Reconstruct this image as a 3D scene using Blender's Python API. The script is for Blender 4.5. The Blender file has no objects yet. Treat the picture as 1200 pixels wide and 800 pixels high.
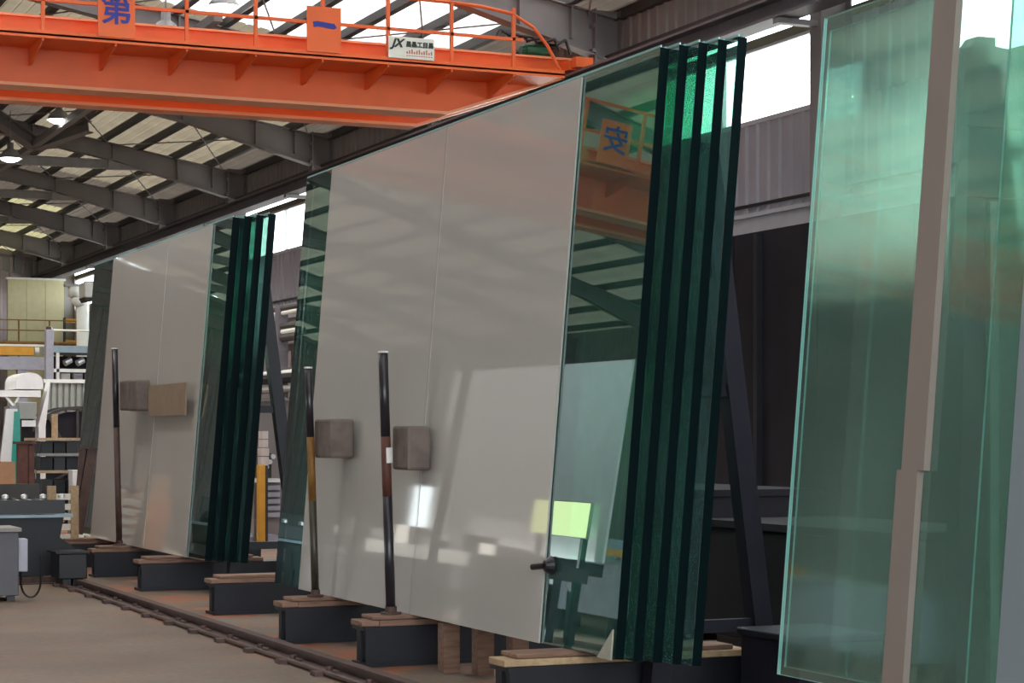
import bpy, bmesh, math, random
from mathutils import Vector, Matrix
random.seed(7)
SC = bpy.context.scene
COL = SC.collection

# ------------------------------------------------------------------ camera
# world axes: X = across the hall (towards the window wall), Y = along the hall, Z = up
F_PX, YAW = 2400.0, math.radians(23.63)
CY_, SY_ = math.cos(YAW), math.sin(YAW)
EYE = 1.5
cam_d = bpy.data.cameras.new('camera'); cam = bpy.data.objects.new('camera', cam_d); COL.objects.link(cam)
cam_d.sensor_width = 36.0; cam_d.lens = F_PX / 1200 * 36.0
cam_d.shift_y = 110 / 1200.0
cam_d.clip_start = 0.1; cam_d.clip_end = 400
cam.location = (0, 0, EYE); cam.rotation_euler = (math.radians(90), 0, -YAW)
SC.camera = cam

# ------------------------------------------------------------------ sky, sun, exposure
w = bpy.data.worlds.new('sky'); SC.world = w; w.use_nodes = True
nt = w.node_tree; nt.nodes.clear()
o = nt.nodes.new('ShaderNodeOutputWorld'); b = nt.nodes.new('ShaderNodeBackground')
b.inputs['Color'].default_value = (0.90, 0.96, 1.0, 1); b.inputs['Strength'].default_value = 4.6
nt.links.new(b.outputs[0], o.inputs[0])
sun_d = bpy.data.lights.new('sun', 'SUN'); sun_d.energy = 20.0; sun_d.angle = math.radians(1.5); sun_d.color = (1.0, 0.95, 0.88)
sun = bpy.data.objects.new('sun', sun_d); COL.objects.link(sun)
sun.rotation_euler = Vector((0.60, 0.72, 0.25)).to_track_quat('Z', 'Y').to_euler()
SC.view_settings.view_transform = 'Standard'; SC.view_settings.look = 'None'
SC.view_settings.gamma = 1.0; SC.view_settings.use_curve_mapping = False
SC.view_settings.exposure = 0.65
SC.cycles.transparent_max_bounces = 40
SC.cycles.max_bounces = 12; SC.cycles.glossy_bounces = 6; SC.cycles.diffuse_bounces = 6
SC.cycles.transmission_bounces = 8
SC.cycles.caustics_reflective = False; SC.cycles.caustics_refractive = False
SC.cycles.sample_clamp_indirect = 6.0

# ------------------------------------------------------------------ materials
def new_mat(name):
    m = bpy.data.materials.new(name); m.use_nodes = True
    n = m.node_tree; n.nodes.clear()
    out = n.nodes.new('ShaderNodeOutputMaterial')
    return m, n, out

def rgba(c): return (c[0], c[1], c[2], 1.0)

def mat(name, col, rough=0.55, metal=0.0, var=0.12, scale=6.0, col2=None, bump=0.0, stretch=(1, 1, 1), spec=0.5):
    m, n, out = new_mat(name)
    p = n.nodes.new('ShaderNodeBsdfPrincipled')
    tc = n.nodes.new('ShaderNodeTexCoord'); mp = n.nodes.new('ShaderNodeMapping')
    mp.inputs['Scale'].default_value = stretch
    nz = n.nodes.new('ShaderNodeTexNoise'); nz.inputs['Scale'].default_value = scale; nz.inputs['Detail'].default_value = 5
    rp = n.nodes.new('ShaderNodeValToRGB')
    c2 = col2 if col2 else tuple(max(0, x * (1 - 2.2 * var)) for x in col)
    rp.color_ramp.elements[0].position = 0.32; rp.color_ramp.elements[0].color = rgba(c2)
    rp.color_ramp.elements[1].position = 0.62; rp.color_ramp.elements[1].color = rgba(col)
    n.links.new(tc.outputs['Object'], mp.inputs[0]); n.links.new(mp.outputs[0], nz.inputs['Vector'])
    n.links.new(nz.outputs['Fac'], rp.inputs[0]); n.links.new(rp.outputs[0], p.inputs['Base Color'])
    p.inputs['Roughness'].default_value = rough; p.inputs['Metallic'].default_value = metal
    p.inputs['Specular IOR Level'].default_value = spec
    if bump:
        bp = n.nodes.new('ShaderNodeBump'); bp.inputs['Strength'].default_value = bump; bp.inputs['Distance'].default_value = 0.02
        n.links.new(nz.outputs['Fac'], bp.inputs['Height']); n.links.new(bp.outputs[0], p.inputs['Normal'])
    n.links.new(p.outputs[0], out.inputs[0])
    return m

def emit(name, col, s):
    m, n, out = new_mat(name)
    e = n.nodes.new('ShaderNodeEmission'); e.inputs[0].default_value = rgba(col); e.inputs[1].default_value = s
    n.links.new(e.outputs[0], out.inputs[0]); return m

def glass(name, tint, ior=1.5, rough=0.0, boost=1.0, haze=0.0, haze_col=(0.8, 0.9, 0.88), gloss=(0.92, 0.97, 0.95)):
    """Sheet glass: tinted see-through body, mirror reflection that grows towards grazing, a film of dust."""
    m, n, out = new_mat(name)
    t = n.nodes.new('ShaderNodeBsdfTransparent'); t.inputs[0].default_value = rgba(tint)
    g = n.nodes.new('ShaderNodeBsdfGlossy'); g.inputs['Roughness'].default_value = rough; g.inputs[0].default_value = rgba(gloss)
    fr = n.nodes.new('ShaderNodeFresnel'); fr.inputs[0].default_value = ior
    geo = n.nodes.new('ShaderNodeNewGeometry')
    # keep the fresnel of the outer face on both sides of the slab
    cmb = n.nodes.new('ShaderNodeMath'); cmb.operation = 'MULTIPLY'; cmb.inputs[1].default_value = boost; cmb.use_clamp = True
    inv = n.nodes.new('ShaderNodeMath'); inv.operation = 'SUBTRACT'; inv.inputs[0].default_value = 1.0
    mul = n.nodes.new('ShaderNodeMath'); mul.operation = 'MULTIPLY'
    n.links.new(geo.outputs['Backfacing'], inv.inputs[1])
    n.links.new(fr.outputs[0], cmb.inputs[0]); n.links.new(cmb.outputs[0], mul.inputs[0]); n.links.new(inv.outputs[0], mul.inputs[1])
    mx = n.nodes.new('ShaderNodeMixShader')
    n.links.new(mul.outputs[0], mx.inputs[0])
    body = t
    if haze > 0:
        d = n.nodes.new('ShaderNodeBsdfDiffuse'); d.inputs[0].default_value = rgba(haze_col)
        tl = n.nodes.new('ShaderNodeBsdfTranslucent'); tl.inputs[0].default_value = rgba(haze_col)
        dm = n.nodes.new('ShaderNodeMixShader'); dm.inputs[0].default_value = 0.5
        n.links.new(d.outputs[0], dm.inputs[1]); n.links.new(tl.outputs[0], dm.inputs[2])
        body = n.nodes.new('ShaderNodeMixShader')
        tc = n.nodes.new('ShaderNodeTexCoord'); nz = n.nodes.new('ShaderNodeTexNoise'); nz.inputs['Scale'].default_value = 0.9; nz.inputs['Detail'].default_value = 4
        mr = n.nodes.new('ShaderNodeMapRange'); mr.inputs[1].default_value = 0.3; mr.inputs[2].default_value = 0.7
        mr.inputs[3].default_value = haze * 0.5; mr.inputs[4].default_value = haze * 1.4
        n.links.new(tc.outputs['Object'], nz.inputs['Vector']); n.links.new(nz.outputs['Fac'], mr.inputs[0]); n.links.new(mr.outputs[0], body.inputs[0])
        n.links.new(t.outputs[0], body.inputs[1]); n.links.new(dm.outputs[0], body.inputs[2])
    n.links.new(body.outputs[0], mx.inputs[1]); n.links.new(g.outputs[0], mx.inputs[2])
    n.links.new(mx.outputs[0], out.inputs[0]); return m

def roof_mat(name, col, trans):
    m, n, out = new_mat(name)
    d = n.nodes.new('ShaderNodeBsdfDiffuse'); t = n.nodes.new('ShaderNodeBsdfTranslucent'); mx = n.nodes.new('ShaderNodeMixShader')
    tc = n.nodes.new('ShaderNodeTexCoord'); nz = n.nodes.new('ShaderNodeTexNoise'); nz.inputs['Scale'].default_value = 1.3; nz.inputs['Detail'].default_value = 4
    rp = n.nodes.new('ShaderNodeValToRGB'); rp.color_ramp.elements[0].position = 0.3; rp.color_ramp.elements[1].position = 0.65
    rp.color_ramp.elements[0].color = rgba(tuple(x * 0.82 for x in col)); rp.color_ramp.elements[1].color = rgba(col)
    n.links.new(tc.outputs['Object'], nz.inputs['Vector']); n.links.new(nz.outputs['Fac'], rp.inputs[0])
    n.links.new(rp.outputs[0], d.inputs[0]); n.links.new(rp.outputs[0], t.inputs[0])
    mx.inputs[0].default_value = trans
    n.links.new(d.outputs[0], mx.inputs[1]); n.links.new(t.outputs[0], mx.inputs[2]); n.links.new(mx.outputs[0], out.inputs[0]); return m

def floor_mat():
    m, n, out = new_mat('dusty_concrete')
    p = n.nodes.new('ShaderNodeBsdfPrincipled'); p.inputs['Roughness'].default_value = 0.6
    tc = n.nodes.new('ShaderNodeTexCoord')
    n1 = n.nodes.new('ShaderNodeTexNoise'); n1.inputs['Scale'].default_value = 0.7; n1.inputs['Detail'].default_value = 6
    n2 = n.nodes.new('ShaderNodeTexNoise'); n2.inputs['Scale'].default_value = 1.6; n2.inputs['Detail'].default_value = 3
    n3 = n.nodes.new('ShaderNodeTexNoise'); n3.inputs['Scale'].default_value = 22; n3.inputs['Detail'].default_value = 6
    r1 = n.nodes.new('ShaderNodeValToRGB')
    r1.color_ramp.elements[0].position = 0.35; r1.color_ramp.elements[0].color = (0.135, 0.095, 0.070, 1)
    r1.color_ramp.elements[1].position = 0.7; r1.color_ramp.elements[1].color = (0.215, 0.165, 0.122, 1)
    # worn red paint patches in the storage lane
    sx = n.nodes.new('ShaderNodeSeparateXYZ'); lane = n.nodes.new('ShaderNodeMapRange')
    lane.inputs[1].default_value = 3.9; lane.inputs[2].default_value = 4.3; lane.inputs[3].default_value = 0.12; lane.inputs[4].default_value = 1.0
    rr = n.nodes.new('ShaderNodeMapRange'); rr.inputs[1].default_value = 0.48; rr.inputs[2].default_value = 0.6
    mm = n.nodes.new('ShaderNodeMath'); mm.operation = 'MULTIPLY'
    mc = n.nodes.new('ShaderNodeMixRGB'); mc.inputs[2].default_value = (0.34, 0.12, 0.06, 1)
    m3 = n.nodes.new('ShaderNodeMixRGB'); m3.blend_type = 'MULTIPLY'; m3.inputs[0].default_value = 0.5
    mr3 = n.nodes.new('ShaderNodeMapRange'); mr3.inputs[1].default_value = 0.3; mr3.inputs[2].default_value = 0.6; mr3.inputs[3].default_value = 0.6
    L = n.links.new
    for q in (n1, n2, n3): L(tc.outputs['Object'], q.inputs['Vector'])
    L(tc.outputs['Object'], sx.inputs[0]); L(sx.outputs[0], lane.inputs[0])
    L(n1.outputs['Fac'], r1.inputs[0]); L(n2.outputs['Fac'], rr.inputs[0]); L(rr.outputs[0], mm.inputs[0]); L(lane.outputs[0], mm.inputs[1])
    L(mm.outputs[0], mc.inputs[0]); L(r1.outputs[0], mc.inputs[1])
    L(n3.outputs['Fac'], mr3.inputs[0]); L(mc.outputs[0], m3.inputs[1]); L(mr3.outputs[0], m3.inputs[2])
    L(m3.outputs[0], p.inputs['Base Color'])
    bp = n.nodes.new('ShaderNodeBump'); bp.inputs['Strength'].default_value = 0.15; bp.inputs['Distance'].default_value = 0.01
    L(n3.outputs['Fac'], bp.inputs['Height']); L(bp.outputs[0], p.inputs['Normal'])
    L(p.outputs[0], out.inputs[0]); return m

def edge_mat(name, col, col2, rough=0.4, spec=0.5):
    """Stack of sheet edges: thin light and dark green lines through the thickness."""
    m, n, out = new_mat(name)
    p = n.nodes.new('ShaderNodeBsdfPrincipled'); p.inputs['Roughness'].default_value = rough; p.inputs['Specular IOR Level'].default_value = spec
    tc = n.nodes.new('ShaderNodeTexCoord'); wv = n.nodes.new('ShaderNodeTexWave'); wv.wave_type = 'BANDS'; wv.bands_direction = 'X'
    wv.inputs['Scale'].default_value = 28; wv.inputs['Distortion'].default_value = 0.3
    rp = n.nodes.new('ShaderNodeValToRGB'); rp.color_ramp.elements[0].color = rgba(col2); rp.color_ramp.elements[1].color = rgba(col)
    n.links.new(tc.outputs['Object'], wv.inputs['Vector']); n.links.new(wv.outputs['Fac'], rp.inputs[0]); n.links.new(rp.outputs[0], p.inputs['Base Color'])
    n.links.new(p.outputs[0], out.inputs[0]); return m

M = {}
M['floor'] = floor_mat()
M['orange'] = mat('crane_orange_paint', (0.80, 0.135, 0.024), 0.45, var=0.06, scale=1.5)
M['orange_bounce'] = mat('crane_orange_bounce_light', (0.82, 0.33, 0.16), 0.45, var=0.06, scale=2)  # flange orange lightened to carry the light bounced up from the floor
M['blue_print'] = mat('blue_paint', (0.02, 0.035, 0.30), 0.6, var=0.05)
M['black_print'] = mat('black_lettering', (0.02, 0.025, 0.02), 0.6, var=0.05)
M['red_print'] = mat('red_lettering', (0.5, 0.16, 0.10), 0.6, var=0.05)
M['board_white'] = mat('white_board', (0.75, 0.76, 0.68), 0.5, var=0.03)
M['steel_grey'] = mat('grey_frame_paint', (0.215, 0.198, 0.196), 0.6, var=0.06, scale=2)
M['steel_dark'] = mat('dark_purlin_paint', (0.045, 0.04, 0.038), 0.6, var=0.08)
M['tie_grey'] = mat('light_grey_steel', (0.27, 0.26, 0.25), 0.55, var=0.08)
M['wall_grey'] = mat('corrugated_wall_paint', (0.30, 0.275, 0.262), 0.6, var=0.06, scale=1.2)
M['wall_lilac'] = mat('lilac_grey_sheet', (0.36, 0.34, 0.38), 0.5, var=0.05, scale=1.0)
M['ledge_white'] = mat('painted_ledge', (0.50, 0.49, 0.52), 0.5, var=0.04)
M['olive'] = mat('olive_window_head', (0.16, 0.15, 0.10), 0.6, var=0.05)
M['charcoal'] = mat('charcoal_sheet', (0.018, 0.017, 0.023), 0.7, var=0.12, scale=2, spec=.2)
M['navy'] = mat('navy_steel', (0.006, 0.008, 0.015), 0.5, var=0.15, scale=4)
M['lilac_steel'] = mat('slate_steel', (0.014, 0.014, 0.026), 0.6, var=0.12, scale=4, spec=.3)
M['rust'] = mat('rusty_steel', (0.085, 0.045, 0.038), 0.6, var=0.2, scale=9)
M['rust_bright'] = mat('rusty_red_steel', (0.12, 0.04, 0.03), 0.6, var=0.2, scale=9)
M['ochre'] = mat('ochre_paint', (0.24, 0.115, 0.02), 0.55, var=0.2, scale=9)
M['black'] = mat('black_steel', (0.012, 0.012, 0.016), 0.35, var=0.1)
M['pole_dark'] = mat('dark_pole_paint', (0.02, 0.018, 0.026), 0.3, var=0.1)
M['pole_olive'] = mat('worn_olive_pole', (0.05, 0.045, 0.03), 0.4, var=0.2, scale=8)
M['wood'] = mat('worn_plank', (0.25, 0.145, 0.10), 0.7, var=0.18, scale=5, stretch=(1, 8, 8), bump=0.3)
M['wood_pale'] = mat('pale_timber', (0.48, 0.34, 0.20), 0.7, var=0.12, scale=5, stretch=(6, 1, 6))
M['wood_white'] = mat('whitewashed_timber', (0.8, 0.76, 0.68), 0.7, var=0.05)
M['white_sheet'] = mat('white_backed_glass', (0.52, 0.505, 0.475), 0.035, var=0.015, scale=0.5, spec=0.62)
M['white_sheet_blue'] = mat('pale_blue_backed_glass', (0.27, 0.33, 0.37), 0.04, var=0.02, scale=0.5, spec=0.6)
M['white_edge'] = mat('white_sheet_edge', (0.42, 0.44, 0.41), 0.4, var=0.02)
M['seam'] = mat('faint_seam_tape', (0.46, 0.445, 0.42), 0.05, var=0.02)
M['beige'] = mat('beige_strip_paint', (0.27, 0.225, 0.20), 0.6, var=0.02, scale=2)
M['pad'] = mat('brown_wrapped_pad', (0.17, 0.135, 0.12), 0.75, var=0.12, scale=10, bump=0.4)
M['pad_light'] = mat('brown_card', (0.30, 0.22, 0.16), 0.75, var=0.06, scale=6)
M['tape'] = mat('white_tape', (0.75, 0.74, 0.72), 0.5, var=0.05)
M['paper'] = mat('pale_corner_paper', (0.42, 0.42, 0.34), 0.7, var=0.1, scale=8)
M['bundle'] = glass('green_glass_bundle', (0.57, 0.80, 0.71), 1.5, boost=3.0, haze=0.13, haze_col=(0.36, 0.66, 0.72), gloss=(0.70, 0.90, 0.92))
M['clear'] = glass('clear_green_glass', (0.80, 0.93, 0.885), 1.5, boost=2.6, rough=0.05, haze=0.085, haze_col=(0.66, 0.86, 0.82), gloss=(0.72, 0.98, 0.90))
M['window_glass'] = glass('window_pane_glass', (0.97, 0.99, 0.98), 1.45)
M['window_yellow'] = glass('yellow_window_glass', (0.75, 0.9, 0.30), 1.45)
M['edge'] = edge_mat('dark_green_glass_edges', (0.002, 0.011, 0.012), (0.001, 0.003, 0.005), 0.5, 0.05)
M['edge_bright'] = edge_mat('pale_cyan_glass_edge', (0.42, 0.72, 0.72), (0.22, 0.45, 0.46))
M['roof_near'] = roof_mat('translucent_white_roof_sheet', (0.75, 0.72, 0.71), 0.27)
M['roof_mid'] = roof_mat('cream_roof_sheet', (0.42, 0.365, 0.27), 0.075)
M['roof_far'] = roof_mat('yellowed_roof_sheet', (0.52, 0.48, 0.28), 0.11)
M['roof_dull'] = roof_mat('dull_roof_sheet', (0.33, 0.285, 0.24), 0.04)
M['lamp_shell'] = mat('lamp_reflector', (0.3, 0.3, 0.3), 0.4, 0.6)
M['lit_yellow'] = emit('lit_yellow_panel', (0.80, 0.86, 0.40), 2.0)
M['lamp_glow'] = emit('lamp_glow', (1, 1, 0.97), 9.0)
M['red_rail'] = mat('red_brown_rail', (0.30, 0.075, 0.05), 0.55, var=0.15)
M['beam_grey'] = mat('lilac_grey_beam', (0.13, 0.12, 0.135), 0.6, var=0.08)
M['cream'] = mat('cream_panel', (0.62, 0.56, 0.33), 0.55, var=0.04)
M['end_grey'] = mat('end_wall_sheet', (0.30, 0.24, 0.24), 0.6, var=0.06)
M['yellow'] = mat('yellow_machine_paint', (0.70, 0.34, 0.03), 0.45, var=0.06)
M['duct'] = mat('white_duct', (0.80, 0.80, 0.74), 0.45, var=0.03)
M['machine_lilac'] = mat('pale_lilac_machine', (0.42, 0.42, 0.50), 0.4, var=0.08)
M['machine_blue'] = mat('pale_blue_machine', (0.30, 0.40, 0.48), 0.4, var=0.08)
M['white_gloss'] = mat('white_gloss_paint', (0.85, 0.86, 0.86), 0.25, var=0.03)
M['grey_cab'] = mat('grey_cabinet_paint', (0.10, 0.10, 0.115), 0.5, var=0.05)
M['alu'] = mat('bright_aluminium', (0.65, 0.66, 0.68), 0.3, 0.7, var=0.05)
M['teal'] = mat('teal_protective_film', (0.03, 0.38, 0.30), 0.3, var=0.1)
M['cardboard'] = mat('brown_cardboard', (0.42, 0.23, 0.13), 0.7, var=0.06)
M['orange_box'] = mat('orange_plastic', (0.75, 0.22, 0.04), 0.4, var=0.05)
M['fence_grey'] = mat('grey_green_corrugated', (0.33, 0.35, 0.33), 0.5, var=0.06)
M['green'] = mat('green_motor_paint', (0.01, 0.10, 0.04), 0.4, var=0.1)
M['brick_white'] = mat('off_white_blocks', (0.62, 0.55, 0.52), 0.6, var=0.06)
M['ground'] = mat('outdoor_concrete', (0.45, 0.44, 0.42), 0.8, var=0.08)

# ------------------------------------------------------------------ helpers
class MB:
    def __init__(s): s.v = []; s.f = []; s.m = []
    def add(s, vs, fs, mi=0):
        k = len(s.v); s.v += [tuple(p) for p in vs]
        for f in fs: s.f.append(tuple(i + k for i in f)); s.m.append(mi)
        return s
    def box(s, x0, x1, y0, y1, z0, z1, mi=0):
        if x0 > x1: x0, x1 = x1, x0
        if y0 > y1: y0, y1 = y1, y0
        if z0 > z1: z0, z1 = z1, z0
        v = [(x0,y0,z0),(x1,y0,z0),(x1,y1,z0),(x0,y1,z0),(x0,y0,z1),(x1,y0,z1),(x1,y1,z1),(x0,y1,z1)]
        return s.add(v, [(0,3,2,1),(4,5,6,7),(0,1,5,4),(1,2,6,5),(2,3,7,6),(3,0,4,7)], mi)
    def bar(s, p, q, w, h, up=(0,0,1), mi=0):
        p, q = Vector(p), Vector(q); d = (q - p).normalized(); up = Vector(up)
        if abs(d.dot(up)) > 0.98: up = Vector((0,1,0))
        r = d.cross(up).normalized(); u = r.cross(d).normalized(); r *= w/2; u *= h/2
        v = [p-r-u, p+r-u, p+r+u, p-r+u, q-r-u, q+r-u, q+r+u, q-r+u]
        return s.add(v, [(0,1,2,3),(4,7,6,5),(0,4,5,1),(1,5,6,2),(2,6,7,3),(3,7,4,0)], mi)
    def tube(s, p, q, r, n=10, r2=None, mi=0):
        p, q = Vector(p), Vector(q); d = (q - p).normalized(); a = Vector((0,0,1)) if abs(d.z) < 0.9 else Vector((1,0,0))
        e1 = d.cross(a).normalized(); e2 = d.cross(e1); r2 = r if r2 is None else r2
        v = [p + (e1*math.cos(t) + e2*math.sin(t))*r for t in [2*math.pi*i/n for i in range(n)]]
        v += [q + (e1*math.cos(t) + e2*math.sin(t))*r2 for t in [2*math.pi*i/n for i in range(n)]]
        f = [(i, (i+1) % n, n+(i+1) % n, n+i) for i in range(n)] + [tuple(range(n))[::-1], tuple(range(n, 2*n))]
        return s.add(v, f, mi)
    def path(s, pts, r, n=8, mi=0):
        for a, c in zip(pts[:-1], pts[1:]): s.tube(a, c, r, n, mi=mi)
        return s
    def lathe(s, c, prof, n=16, mi=0):
        v = []; f = []
        for (r, z) in prof: v += [(c[0]+r*math.cos(2*math.pi*i/n), c[1]+r*math.sin(2*math.pi*i/n), c[2]+z) for i in range(n)]
        for k in range(len(prof)-1):
            for i in range(n): f.append((k*n+i, k*n+(i+1) % n, (k+1)*n+(i+1) % n, (k+1)*n+i))
        return s.add(v, f, mi)
    def prism(s, poly, axis, a0, a1, mi=0):
        """poly in the two other axes, extruded along axis from a0 to a1"""
        def pt(p, a): return {'x': (a, p[0], p[1]), 'y': (p[0], a, p[1]), 'z': (p[0], p[1], a)}[axis]
        n = len(poly); v = [pt(p, a0) for p in poly] + [pt(p, a1) for p in poly]
        f = [(i, (i+1) % n, n+(i+1) % n, n+i) for i in range(n)] + [tuple(range(n))[::-1], tuple(range(n, 2*n))]
        return s.add(v, f, mi)
    def ibeam(s, p, q, w, h, tf=0.02, tw=0.02, up=(0,0,1), mi=0):
        u = Vector(up); p, q = Vector(p), Vector(q); d = (q-p).normalized(); r = d.cross(u).normalized(); u = r.cross(d).normalized()
        s.bar(p + u*(h/2-tf/2), q + u*(h/2-tf/2), w, tf, up, mi); s.bar(p - u*(h/2-tf/2), q - u*(h/2-tf/2), w, tf, up, mi)
        return s.bar(p, q, tw, h-2*tf, up, mi)
    def corr_y(s, x, y0, y1, z0, z1, pitch=0.3, depth=0.04, side=-1, mi=0):
        """corrugated sheet in the YZ plane with ribs standing up, ribs towards side*X"""
        n = max(1, int(round((y1-y0)/pitch))); p = (y1-y0)/n; pts = []
        for i in range(n):
            a = y0 + i*p; pts += [(x, a), (x, a+p*.55), (x+side*depth, a+p*.66), (x+side*depth, a+p*.89)]
        pts.append((x, y1)); v = [(q[0], q[1], z) for z in (z0, z1) for q in pts]; m = len(pts)
        return s.add(v, [(i, i+1, m+i+1, m+i) for i in range(m-1)], mi)
    def corr_x(s, y, x0, x1, z0, z1, pitch=0.3, depth=0.04, side=-1, mi=0):
        n = max(1, int(round((x1-x0)/pitch))); p = (x1-x0)/n; pts = []
        for i in range(n):
            a = x0 + i*p; pts += [(a, y), (a+p*.55, y), (a+p*.66, y+side*depth), (a+p*.89, y+side*depth)]
        pts.append((x1, y)); v = [(q[0], q[1], z) for z in (z0, z1) for q in pts]; m = len(pts)
        return s.add(v, [(i, i+1, m+i+1, m+i) for i in range(m-1)], mi)
    def build(s, name, mats, parent=None, smooth=False, bevel=0.0):
        off = Vector((0,0,0))
        if parent is not None:
            q = parent; 
            while q is not None: off += Vector(q.location); q = q.parent
        me = bpy.data.meshes.new(name)
        me.from_pydata([tuple(Vector(p) - off) for p in s.v], [], s.f)
        if not isinstance(mats, (list, tuple)): mats = [mats]
        for m_ in mats: me.materials.append(M[m_] if isinstance(m_, str) else m_)
        for pl, mi in zip(me.polygons, s.m): pl.material_index = mi; pl.use_smooth = smooth
        me.update()
        ob = bpy.data.objects.new(name, me); COL.objects.link(ob)
        if parent is not None: ob.parent = parent
        if bevel:
            bv = ob.modifiers.new('bevel', 'BEVEL'); bv.width = bevel; bv.segments = 2; bv.limit_method = 'ANGLE'
        return ob

def tag(o, label=None, cat=None, group=None, kind=None):
    if label: o['label'] = label
    if cat: o['category'] = cat
    if group: o['group'] = group
    if kind: o['kind'] = kind
    return o
def empty(name, loc, label=None, cat=None, group=None, kind=None):
    e = bpy.data.objects.new(name, None); COL.objects.link(e); e.location = loc; e.empty_display_size = 0.2
    return tag(e, label, cat, group, kind)
def copy_of(o, parent, delta):
    c = o.copy(); COL.objects.link(c); c.parent = parent; c.location = Vector(o.location) + Vector(delta); return c
def at(x, y, Y):
    """world point on the plane at distance Y along the hall"""
    a = (x-600)/F_PX; t = Y/(CY_ - a*SY_)
    return Vector((t*(a*CY_+SY_), Y, EYE + (510-y)/F_PX*t))
def ax(x, Y): return at(x, 510, Y).x
def az(x, y, Y): return at(x, y, Y).z
def text(name, body, loc, size, matname, parent, rot=(math.radians(90), 0, 0), shear=0, offset=0.0, sx=1.0, extrude=0.004):
    cu = bpy.data.curves.new(name, 'FONT'); cu.body = body; cu.size = size; cu.align_x = 'CENTER'; cu.align_y = 'CENTER'
    cu.extrude = extrude; cu.offset = offset; cu.shear = shear; cu.resolution_u = 3
    t = bpy.data.objects.new(name + '_curve', cu); COL.objects.link(t)
    dg = bpy.context.evaluated_depsgraph_get(); me = bpy.data.meshes.new_from_object(t.evaluated_get(dg))
    bpy.data.objects.remove(t)
    me.materials.clear(); me.materials.append(M[matname])
    R_ = Matrix.Rotation(rot[2], 4, 'Z') @ Matrix.Rotation(rot[0], 4, 'X') @ Matrix.Diagonal((sx, 1, 1, 1))
    me.transform(R_)
    ob = bpy.data.objects.new(name, me); COL.objects.link(ob); ob.parent = parent
    off = Vector((0,0,0)); q = parent
    while q is not None: off += Vector(q.location); q = q.parent
    ob.location = Vector(loc) - off
    return ob

# ================================================================== SETTING
WX, LX, Y_NEAR, Y_END = 13.1, -14.0, -14.0, 70.0
EAVE, SLOPE, RIDGE = 7.55, 0.18, -0.5
FR = [20.2, 26.1, 32.4, 38.9, 45.0, 51.4, 57.6, 63.9, 70.0]
FR = [-11.5, -5.2, 1.1, 7.4, 13.9] + FR
def roof_z(x): return EAVE + SLOPE * (WX - x) if x >= RIDGE else EAVE + SLOPE * (WX - RIDGE) - SLOPE * (RIDGE - x)

tag(MB().box(LX-.3, WX+.3, Y_NEAR, Y_END+.3, -0.2, 0).build('floor', 'floor'), kind='structure')
# yard outside the window wall and beyond the open end of the hall
tag(MB().box(-60, 60, -60, 130, -0.4, -0.25).build('ground', 'ground'), kind='structure')

# ---- right wall with its window band
wall = empty('wall_right', (WX, 0, 0), kind='structure')
for i in range(len(FR)-1):
    a, c = FR[i], FR[i+1]
    MB().corr_y(WX, a, c, 0, 4.0, 0.9, 0.03).add([(WX+.06,a,0),(WX+.06,c,0),(WX+.06,c,4.0),(WX+.06,a,4.0)], [(0,1,2,3)]).build('lower_panel', 'wall_grey', wall)
    MB().corr_y(WX, a, c, 4.27, 5.40, 0.27, 0.03).add([(WX+.06,a,4.2),(WX+.06,c,4.2),(WX+.06,c,5.42),(WX+.06,a,5.42)], [(0,1,2,3)]).build('rib_panel', 'wall_lilac', wall)
    MB().corr_y(WX, a, c, 6.58, 7.6, 0.27, 0.03).add([(WX+.06,a,6.56),(WX+.06,c,6.56),(WX+.06,c,7.62),(WX+.06,a,7.62)], [(0,1,2,3)]).build('upper_panel', 'wall_grey', wall)
    MB().box(WX-.10, WX+.10, a, c, 3.98, 4.26).box(WX-.14, WX-.10, a, c, 4.22, 4.27).build('ledge_beam', 'ledge_white', wall)
    MB().box(WX-.03, WX+.06, a, c, 6.35, 6.46).build('window_head', 'olive', wall)
    MB().box(WX-.06, WX-.03, a, c, 4.36, 4.40).build('conduit', 'black', wall)
    MB().box(WX-.25, WX-.13, a, c, 6.80, 6.88).build('cable_tray', 'steel_dark', wall)
for y in FR:
    m = MB(); zt = roof_z(WX-.4) - .1
    m.ibeam((WX-.24, y, 0), (WX-.24, y, zt), 0.24, 0.42, 0.02, 0.015, up=(1, 0, 0))
    cl = m.build('column', 'steel_grey', wall)
    if y > 10: MB().box(WX-.50, WX-.46, y-.14, y+.14, 6.9, 6.95).box(WX-.50, WX-.45, y-.17, y+.17, 7.25, 7.30).build('splice_plate', 'steel_grey', cl)
if True:
    k = 0
    for i in range(len(FR)-1):
        a, c = FR[i]+.13, FR[i+1]-.13; k += 1
        if abs(FR[i]-13.9) < .01:
            c = 18.15; MB().corr_y(WX, 18.16, 20.2, 5.42, 6.35, 0.27, 0.03).add([(WX+.06,18.16,5.40),(WX+.06,20.2,5.40),(WX+.06,20.2,6.36),(WX+.06,18.16,6.36)], [(0,1,2,3)]).build('rib_panel', 'wall_lilac', wall)
        wi = empty('window_%d' % k, (WX, (a+c)/2, 5.44), kind='structure')
        m = MB().box(WX-.02, WX+.04, a, c, 5.40, 5.46).box(WX-.02, WX+.04, a, c, 6.31, 6.36)
        for t in range(3):
            yy = a + (c-a)*t/2; m.box(WX-.02, WX+.04, yy-.025, yy+.025, 5.46, 6.31)
        m.build('window_frame', 'ledge_white', wi)
        MB().box(WX+.008, WX+.014, a+.03, (a+c)/2-.03, 5.46, 6.31).build('window_pane', 'window_glass', wi)
        MB().box(WX+.008, WX+.014, (a+c)/2+.03, c-.03, 5.46, 6.31).build('window_pane', 'window_glass', wi)

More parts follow.
